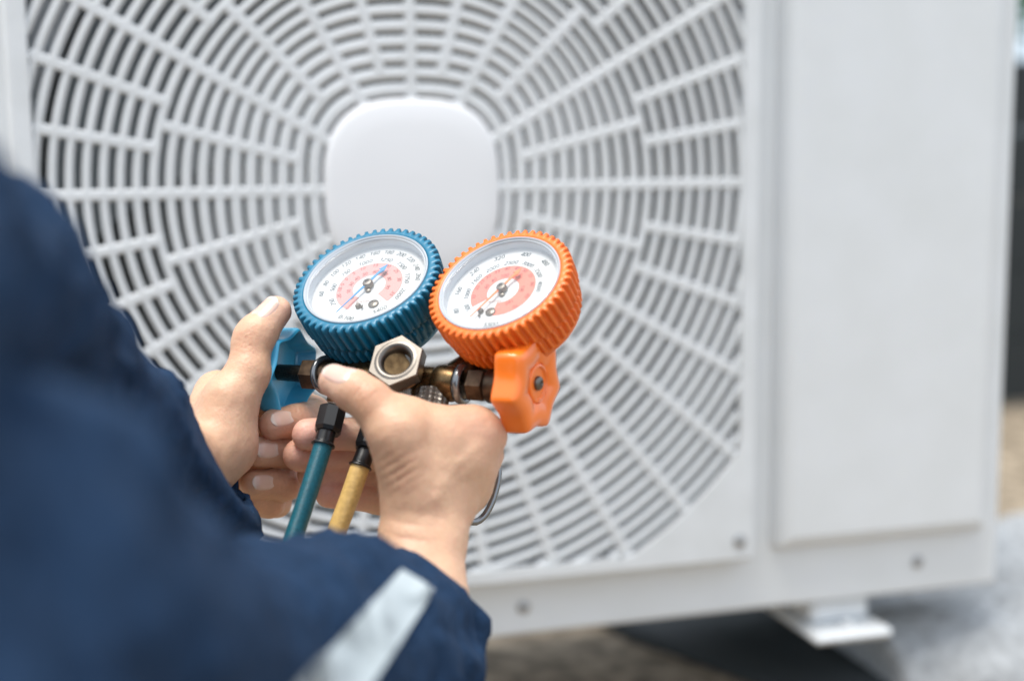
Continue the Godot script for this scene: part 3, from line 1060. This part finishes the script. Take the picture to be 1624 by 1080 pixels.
func nail(person: Node3D, B: Body, c: Vector3, e: Vector3, n: Vector3, half_l: float, half_w: float, rad: float) -> void:
	e = e.normalized()
	n = (n - e * n.dot(e)).normalized()
	var w := e.cross(n)
	var st := S()
	var N := 16
	var g := []
	var cols := []
	for i in N + 1:
		var row := []
		for j in N + 1:
			var s := -1.0 + 2.0 * i / N
			var t := -1.0 + 2.0 * j / N
			var wide := 1.0
			if s < 0: wide = sqrt(maxf(1.0 - pow(absf(s), 2.6) * 0.86, 0.0))
			else: wide = sqrt(maxf(1.0 - pow(s, 5.0) * 0.62, 0.0))
			var tip := s * half_l * (1.0 - 0.16 * t * t * signf(s))
			var phi := t * wide * half_w / rad
			var out := n * cos(phi) + w * sin(phi)
			var p := B.hit(c + e * tip + out * rad * 1.3, -out)
			if p.distance_to(c + e * tip) > rad * 1.6: p = c + e * (rad * 0.95) + out * rad * 0.3      # past the fingertip
			var edge := maxf(absf(t), -s if s < 0 else 0.0)
			var lift := lerpf(0.00032, -0.0003, smoothstep(0.80, 1.0, edge)) + (0.0003 * smoothstep(0.6, 1.0, s))
			row.append(p + out * lift)
			var col := Color(0.66, 0.435, 0.35).lerp(Color(0.69, 0.54, 0.46), smoothstep(0.70, 0.80, s + 0.10 * t * t))
			if s < -0.45: col = col.lerp(Color(0.68, 0.51, 0.44), 0.4 * smoothstep(0.55, 0.85, -s + 0.25 * t * t) )
			row.append(col)
		g.append(row)
	st.set_smooth_group(1)
	for i in N:
		for j in N:
			for k in [[i, j], [i, j + 1], [i + 1, j + 1], [i, j], [i + 1, j + 1], [i + 1, j]]:
				st.set_color(g[k[0]][k[1] * 2 + 1])
				st.add_vertex(g[k[0]][k[1] * 2])
	obj("fingernail", st, M.nail, person)

func blushes(pts: Array, r: float, amt: float, col: Color) -> void:
	for p in pts: blush.append([P(p[0], p[1], p[2]), r, amt, col])

func right_hand() -> Body:
	var B := Body.new()
	var w := [[658, 850, .722, .0172], [690, 850, .724, .0150]]
	# forearm and wrist
	chain(B, 0, [[640, 1080, .66, .0235], [655, 960, .700, .0185], w[0], [664, 790, .728, .0165]], 0)
	chain(B, 0, [[668, 1080, .66, .0225], [685, 960, .702, .0170], w[1], [706, 785, .733, .0150]], 0)
	# metacarpals
	chain(B, 0, [[664, 790, .728, .0160], [706, 725, .730, .0135], [742, 682, .737, .0115]], 0)
	chain(B, 0, [[685, 788, .730, .0160], [735, 728, .735, .0130], [769, 691, .742, .0115]], 0)
	chain(B, 0, [[702, 788, .734, .0150], [742, 748, .743, .0125], [765, 722, .752, .0110]], 0)
	chain(B, 0, [[712, 795, .738, .0140], [736, 776, .750, .0120], [753, 762, .762, .0105]], 0)
	# web between thumb and index, palm heel
	chain(B, 0, [[606, 652, .721, .0112], [650, 672, .727, .0120], [700, 688, .731, .0125], [748, 685, .738, .0120]], 0)
	chain(B, 0, [[650, 730, .730, .0130], [720, 715, .738, .0120]], 0)
	chain(B, 0, [[670, 760, .745, .0140], [725, 745, .752, .0120]], 0)
	# thumb
	chain(B, 1, [[656, 775, .722, .0165], [628, 686, .716, .0146], [586, 636, .719, .0108], [562, 620, .722, .0102], [532, 606, .728, .0090]], 1)
	# fingers
	chain(B, 2, [[742, 682, .737, .0115], [660, 684, .777, .0100], [575, 688, .790, .0092], [488, 689, .779, .0088]], 0)
	chain(B, 3, [[769, 691, .742, .0115], [685, 715, .788, .0102], [560, 722, .802, .0095], [473, 722, .788, .0089]], 0)
	chain(B, 4, [[765, 722, .752, .0110], [690, 748, .800, .0096], [585, 752, .812, .0090], [494, 753, .797, .0084]], 0)
	chain(B, 5, [[753, 762, .762, .0105], [690, 785, .800, .0088], [605, 792, .810, .0082], [522, 784, .798, .0078]], 0)
	return B

func left_hand() -> Body:
	var B := Body.new()
	chain(B, 0, [[90, 640, .600, .0240], [200, 700, .680, .0200], [318, 738, .765, .0180], [352, 705, .772, .0175]], 0)
	chain(B, 0, [[90, 650, .615, .0230], [200, 710, .695, .0190], [314, 742, .782, .0160], [345, 690, .798, .0150]], 0)
	# metacarpals
	chain(B, 0, [[338, 705, .790, .0160], [340, 655, .803, .0145], [344, 624, .812, .0130]], 0)
	chain(B, 0, [[335, 712, .797, .0150], [332, 675, .812, .0130], [334, 655, .822, .0120]], 0)
	chain(B, 0, [[335, 722, .800, .0150], [330, 705, .815, .0125], [330, 692, .826, .0115]], 0)
	chain(B, 0, [[335, 735, .795, .0150], [335, 730, .812, .0120], [335, 728, .820, .0110]], 0)
	# thumb with its thenar mass
	chain(B, 1, [[350, 705, .771, .0180], [366, 634, .775, .0150], [393, 592, .780, .0117], [400, 540, .787, .0108], [407, 530, .788, .0107], [437, 494, .795, .0088]], 1)
	chain(B, 0, [[348, 700, .780, .0170], [360, 640, .788, .0150]], 0)
	# fingers, folded back towards the viewer behind the knob
	chain(B, 2, [[344, 624, .812, .0130], [470, 640, .842, .0098], [498, 656, .832, .0094], [470, 668, .803, .0092], [434, 673, .792, .0086]], 0)
	chain(B, 3, [[334, 655, .822, .0120], [455, 702, .846, .0098], [484, 710, .834, .0094], [455, 716, .806, .0092], [411, 717, .794, .0086]], 0)
	chain(B, 4, [[330, 692, .826, .0115], [455, 758, .846, .0094], [480, 764, .834, .0092], [450, 768, .808, .0090], [404, 768, .796, .0084]], 0)
	chain(B, 5, [[335, 728, .820, .0110], [420, 792, .838, .0084], [438, 797, .830, .0082], [425, 798, .812, .0080], [402, 792, .802, .0076]], 0)
	return B

var sleeve_cuts := []

func sleeve_extra(p: Vector3, d: float) -> float:
	# folds in the cloth
	d += 0.0070 * noise.get_noise_3dv(p * 48.0) + 0.0022 * noise.get_noise_3dv(Vector3(p.x, p.y, p.z) * 95.0 + Vector3(7, 3, 1)) + 0.0030 * sin(22.0 * noise.get_noise_3dv(p * 30.0)) * 0.6
	for c in sleeve_cuts:
		var along: float = (p - c[0]).dot(c[1])
		var near: float = exp(-((p - c[0]).length_squared()) / 0.0049)
		d += 0.0022 * near * sin(along * 300.0 + 5.0 * noise.get_noise_3dv(p * 60.0)) * smoothstep(0.0, 0.02, -along)
	for c in sleeve_cuts:      # [cuff centre, outward normal, inner start, inner radius]
		var v: Vector3 = p - c[0]
		if v.length() > 0.10: continue
		d = maxf(d, v.dot(c[1]) + 0.0007 * sin(p.x * 160.0))
		var t := clampf(-v.dot(c[1]), -0.03, 0.06)
		var r: float = (v + c[1] * t).length()
		d = maxf(d, -(r - c[2]))
	return d

func build_person() -> void:
	var person := thing("person", "person in a navy work jacket holding the gauge manifold with both hands", "person", P(-60, 1150, 0.42))
	var R := right_hand()
	var Lh := left_hand()
	var red := Color(0.62, 0.29, 0.21)
	var pink := Color(0.70, 0.38, 0.31)
	var tan_c := Color(0.50, 0.26, 0.155)
	blushes([[488, 689, .779], [473, 722, .788], [494, 753, .797], [522, 784, .798]], 0.022, 0.9, pink)
	blushes([[532, 606, .728], [437, 496, .795]], 0.012, 0.5, pink)
	blushes([[582, 620, .708], [585, 640, .71], [398, 548, .776], [365, 585, .78], [640, 740, .705]], 0.011, 0.55, tan_c)
	blushes([[742, 665, .725], [779, 690, .732], [775, 725, .745]], 0.011, 0.30, red)
	blushes([[470, 668, .795], [455, 716, .797], [450, 768, .80], [425, 798, .80]], 0.02, 0.6, tan_c)
	creases = [
		[P(574, 618, .708), P(532, 606, .728) - P(582, 634, .719), 0.0065, 0.0006, 0.0026],
		[P(392, 545, .774), P(437, 496, .795) - P(397, 556, .785), 0.0070, 0.0004, 0.0028],
		[P(632, 745, .706), D(0.5, -0.8, 0), 0.0085, 0.0008, 0.0043],
		[P(355, 600, .795), D(0.75, -0.5, 0), 0.0120, 0.0006, 0.0030],
		[P(470, 662, .797), D(1, 0.1, -0.4), 0.0070, 0.0005, 0.0028],
		[P(455, 712, .80), D(1, 0.1, -0.4), 0.0070, 0.0005, 0.0028],
		[P(450, 764, .80), D(1, 0.1, -0.4), 0.0070, 0.0005, 0.0028],
		[P(650, 850, .705), D(0.1, 1, 0.2), 0.0100, 0.0005, 0.0060],
	]
	for c in creases: c[1] = c[1].normalized()
	for v in [[[676, 850], [690, 790], 2.6, 0.5], [[690, 790], [725, 735], 2.6, 0.5], [[690, 790], [752, 742], 2.4, 0.45], [[725, 735], [752, 712], 2.2, 0.4], [[700, 770], [697, 705], 2.2, 0.35], [[668, 770], [730, 690], 3.6, 0.55], [[705, 770], [765, 695], 3.4, 0.5], [[650, 890], [664, 800], 2.6, 0.4]]:
		var ends := []
		for e in 2:
			var from := P(v[e][0], v[e][1], 0.6)
			ends.append(R.hit(from, (from - cam_pos).normalized()))
		veins.append([ends[0], ends[1], v[2] * 0.001, v[3] * 0.0005])
	for v in [[[330, 680], [352, 600], 3.0, 0.4], [[345, 690], [372, 610], 2.6, 0.4], [[322, 660], [338, 610], 2.4, 0.4]]:
		var ends := []
		for e in 2:
			var from := P(v[e][0], v[e][1], 0.6)
			ends.append(Lh.hit(from, (from - cam_pos).normalized()))
		veins.append([ends[0], ends[1], v[2] * 0.001, v[3] * 0.0005])
	# body: both hands and forearms, upper arms and chest under the jacket
	var st := S()
	net(st, R, 0.0014, null, skin_colour, skin_push)
	net(st, Lh, 0.0014, null, skin_colour, skin_push)
	var T := Body.new()
	T.kp = 0.03
	T.bone(P(640, 1078, .662), P(500, 1105, .59), 0.026, 0.030)
	T.bone(P(500, 1105, .59), P(300, 1150, .50), 0.030, 0.032)
	T.bone(P(300, 1150, .50), P(40, 1110, .38), 0.032, 0.036)
	T.bone(P(40, 1110, .38), P(-500, 1300, .27), 0.040, 0.06)
	T.bone(P(90, 645, .607), P(-88, 485, .48), 0.027, 0.036)
	T.bone(P(-88, 485, .48), P(-300, 430, .38), 0.036, 0.040)
	T.bone(P(-300, 430, .38), P(-700, 700, .27), 0.036, 0.05)
	T.bone(P(-700, 700, .27), P(-800, 1900, .25), 0.06, 0.08)
	T.bone(P(-500, 1300, .27), P(-800, 1900, .25), 0.06, 0.08)
	net(st, T, 0.008, null, skin_colour)
	obj("body", st, M.skin, person, false)
	# fingernails
	nail(person, R, P(539, 609, .7265), P(532, 606, .728) - P(562, 620, .722), D(-0.22, 0.80, 0.56), 0.0092, 0.0070, 0.0092)
	nail(person, Lh, P(431, 501, .7935), P(437, 494, .795) - P(407, 530, .788), D(-0.45, 0.30, 0.84), 0.0078, 0.0066, 0.0092)
	nail(person, Lh, P(436, 673, .792), P(434, 673, .792) - P(470, 668, .803), D(-0.15, 0.25, 0.95), 0.0066, 0.0056, 0.0087)
	nail(person, Lh, P(412, 717, .794), P(411, 717, .794) - P(455, 716, .806), D(-0.25, 0.15, 0.95), 0.0066, 0.0056, 0.0087)
	nail(person, Lh, P(406, 768, .796), P(404, 768, .796) - P(450, 768, .808), D(-0.15, 0.2, 0.97), 0.0062, 0.0054, 0.0085)
	# jacket
	var J := Body.new()
	J.kp = 0.012
	# left sleeve
	chain(J, 0, [[318, 738, .745, .0375], [180, 695, .670, .0400], [30, 592, .570, .0435], [-88, 485, .480, .0465], [-300, 430, .380, .0520], [-700, 600, .270, .0620]], 0)
	# right sleeve
	chain(J, 0, [[672, 905, .722, .0235], [655, 965, .702, .0345], [616, 1042, .668, .0410], [520, 1062, .600, .0520], [400, 1092, .550, .0540], [300, 1130, .500, .0550], [170, 1140, .440, .0600], [40, 1080, .380, .062], [-120, 1000, .330, .064], [-500, 1300, .270, .0700]], 0)
	chain(J, 0, [[240, 755, .715, .0360], [325, 792, .740, .0340]], 0)
	chain(J, 0, [[-700, 600, .27, .08], [-800, 1900, .25, .11], [-500, 1300, .27, .08]], 0)
	J.bone(cam_pos + cam_basis * Vector3(-0.26, -0.30, -0.12), cam_pos + cam_basis * Vector3(-0.26, -0.62, 0.0), 0.14, 0.17)  # unseen torso bulk, added to block light reaching the sleeves from below
	sleeve_cuts = [
		[P(352, 716, .748), D(0.88, 0.46, -0.10), 0.0330],
		[P(670, 916, .721), D(0.56, 0.75, -0.34), 0.0225],
	]
	st = S()
	net(st, J, 0.0045, sleeve_extra)
	var jk := obj("jacket", st, M.navy_cloth, person, false)
	# reflective tape laid along the right cuff
	st = S()
	st.set_smooth_group(1)
	var g := []
	var dirs := []
	for i in 41:
		var t := i / 40.0
		var row := []
		for j in 9:
			var s := -1.0 + 2.0 * j / 8
			var px := lerpf(664, 500, t) + s * lerpf(30, 50, t) * 0.9
			var py := lerpf(918, 1130, t) + s * lerpf(20, 30, t) * 0.8
			var from := P(px, py, 0.45)
			var dir := (from - cam_pos).normalized()
			var p := from
			for k in 60:
				var d := sleeve_extra(p, J.at(p))
				p += dir * d * 0.6
				if absf(d) < 1e-5: break
			row.append(p.distance_to(cam_pos))
			dirs.append(dir)
		g.append(row)
	var skin_deep := g.duplicate(true)
	for pass_ in 8:      # the tape bridges the smallest wrinkles
		var h := g.duplicate(true)
		for i in range(1, 40):
			for j in 9: g[i][j] = (h[i - 1][j] + h[i + 1][j] + h[i][maxi(j - 1, 0)] + h[i][mini(j + 1, 8)]) / 4.0
	for i in 41:
		for j in 9: g[i][j] = cam_pos + dirs[i * 9 + j] * (minf(g[i][j], skin_deep[i][j]) - 0.0018)
	for i in 40:
		for j in 8: quad(st, g[i][j], g[i][j + 1], g[i + 1][j + 1], g[i + 1][j])
	obj("reflective_stripe", st, M.reflective_tape, jk)

# ---------------------------------------------------------------- surroundings
func build_setting() -> void:
	var st := S()
	quad(st, Vector3(-60, -0.50, -80), Vector3(60, -0.50, -80), Vector3(60, -0.50, 20), Vector3(-60, -0.50, 20))
	tag(obj("ground", st, M.ground_dust), "dusty tan concrete ground under the outdoor unit", "", "", "structure")

func build_surroundings() -> void:
	# concrete block at the right
	var st := S()
	var o := Body.new()
	o.kp = 0.05
	o.bone(Vector3(0.50, -0.52, -0.10), Vector3(0.80, -0.50, -0.05), 0.085, 0.11)
	o.bone(Vector3(0.50, -0.52, -0.25), Vector3(0.80, -0.50, -0.25), 0.085, 0.11)
	net(st, o, 0.012, func(p, d): return maxf(maxf(d + 0.012 * noise.get_noise_3dv(p * 40.0), p.y + 0.402 - 0.06 * smoothstep(0.5, 0.7, p.x)), 0.476 - p.x))
	var c := obj("concrete_block", st, M.concrete, self, false)
	tag(c, "pale rough concrete block at the lower right corner beside the unit", "concrete block")
	# near-black slab: the unit's shade on the ground, put into colour
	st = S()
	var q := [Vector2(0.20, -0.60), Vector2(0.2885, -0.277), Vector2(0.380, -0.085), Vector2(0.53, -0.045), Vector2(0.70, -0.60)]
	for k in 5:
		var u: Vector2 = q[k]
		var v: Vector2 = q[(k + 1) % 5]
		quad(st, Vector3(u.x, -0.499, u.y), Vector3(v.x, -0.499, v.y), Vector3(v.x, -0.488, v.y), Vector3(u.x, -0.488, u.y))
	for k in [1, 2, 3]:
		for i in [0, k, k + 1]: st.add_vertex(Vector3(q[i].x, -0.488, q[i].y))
	tag(obj("shade_slab", st, M.dark_paint), "black slab painting the shade on the ground beneath the unit", "mat")
	# fence behind to the right
	var F := thing("fence_panel", "dark grey fence panel behind the right edge of the unit", "fence", Vector3(1.6, -0.5, -1.3))
	for k in 5:
		st = S()
		box(st, Vector3(0.9, -0.49 + k * 0.134, -1.32), Vector3(2.6, -0.49 + k * 0.134 + 0.132, -1.29), 0.002)
		obj("board", st, M.dark_paint, F)
	for x in [0.95, 2.5]:
		st = S()
		box(st, Vector3(x, -0.5, -1.38), Vector3(x + 0.07, 0.20, -1.321), 0.004)
		obj("post", st, M.dark_paint, F)
	var H := thing("shrub", "green leafy shrub rising above the dark fence panel", "shrub", Vector3(1.5, -0.5, -1.7))
	st = S()
	for k in 5: rod(st, Vector3(1.1 + 0.2 * k, -0.5, -1.7), Vector3(1.0 + 0.25 * k, 1.2, -1.65), 0.012, 0.004, 8)
	obj("stem", st, M.dark_brass, H)
	st = S()
	st.set_smooth_group(-1)
	for k in 2600:
		var p := Vector3(rng.randf_range(0.75, 2.3), rng.randf_range(0.27, 1.4), rng.randf_range(-1.95, -1.45))
		var x := Basis(Vector3(rng.randf() - 0.5, rng.randf() - 0.5, rng.randf() - 0.5).normalized(), rng.randf() * TAU)
		var l := rng.randf_range(0.03, 0.06)
		quad(st, p, p + x * Vector3(l * 0.5, l * 0.3, 0.004), p + x * Vector3(l * 1.2, 0, -0.004), p + x * Vector3(l * 0.5, -l * 0.3, 0.004))
	var lf := obj("foliage", st, M.leaf_green, H)
	lf.set_meta("kind", "stuff")

# ---------------------------------------------------------------- scene
func _ready() -> void:
	rng.seed = 77
	noise.seed = 5
	noise.frequency = 1.0 / 3.0
	noise.fractal_octaves = 2
	fine.seed = 9
	fine.frequency = 1.0
	fine.fractal_octaves = 2
	# camera
	var ya := 0.2796
	var pi := 0.141
	var ro := 0.0103
	var right0 := Vector3(cos(ya), 0, sin(ya))
	var fwd0 := Vector3(sin(ya), 0, -cos(ya))
	var up1 := Vector3.UP * cos(pi) + fwd0 * sin(pi)
	var fwd1 := fwd0 * cos(pi) - Vector3.UP * sin(pi)
	cam_basis = Basis(right0 * cos(ro) - up1 * sin(ro), right0 * sin(ro) + up1 * cos(ro), -fwd1)
	var cam := Camera3D.new()
	cam.name = "camera"
	add_child(cam)
	cam.transform = Transform3D(cam_basis, cam_pos)
	var ca := CameraAttributesPhysical.new()
	ca.frustum_focal_length = 50.0
	ca.frustum_near = 0.02
	ca.frustum_far = 400.0
	ca.frustum_focus_distance = 0.79
	ca.exposure_aperture = 2.8
	cam.attributes = ca
	cam.fov = rad_to_deg(2.0 * atan(540.0 / 2249.0))
	cam.near = 0.02
	cam.far = 400.0
	# sky, sun, exposure
	var we := WorldEnvironment.new()
	we.name = "environment"
	var e := Environment.new()
	e.background_mode = Environment.BG_SKY
	var sky := Sky.new()
	var sm := ProceduralSkyMaterial.new()
	sm.sky_top_color = Color(0.90, 0.94, 1.0)
	sm.sky_horizon_color = Color(0.70, 0.765, 0.81)
	sm.sky_curve = 0.2
	sm.ground_bottom_color = Color(0.22, 0.21, 0.19)
	sm.ground_horizon_color = Color(0.40, 0.40, 0.39)
	sm.sky_energy_multiplier = 0.95
	sky.sky_material = sm
	e.sky = sky
	e.tonemap_mode = Environment.TONE_MAPPER_LINEAR
	e.tonemap_exposure = 1.8
	e.sdfgi_enabled = true
	e.ssao_enabled = true
	e.ssil_enabled = true
	we.environment = e
	add_child(we)
	var sun := DirectionalLight3D.new()
	sun.name = "sun"
	sun.light_energy = 0.75
	sun.light_color = Color(1.0, 0.985, 0.96)
	sun.light_angular_distance = 28.0
	sun.shadow_enabled = true
	add_child(sun)
	sun.look_at_from_position(Vector3(-0.35, 1.6, 0.12), Vector3.ZERO)
	make_materials()
	var t0 := Time.get_ticks_msec()
	build_setting()
	build_unit()
	build_surroundings()
	build_manifold()
	print("before person ", Time.get_ticks_msec() - t0)
	build_person()
	print("all ", Time.get_ticks_msec() - t0)
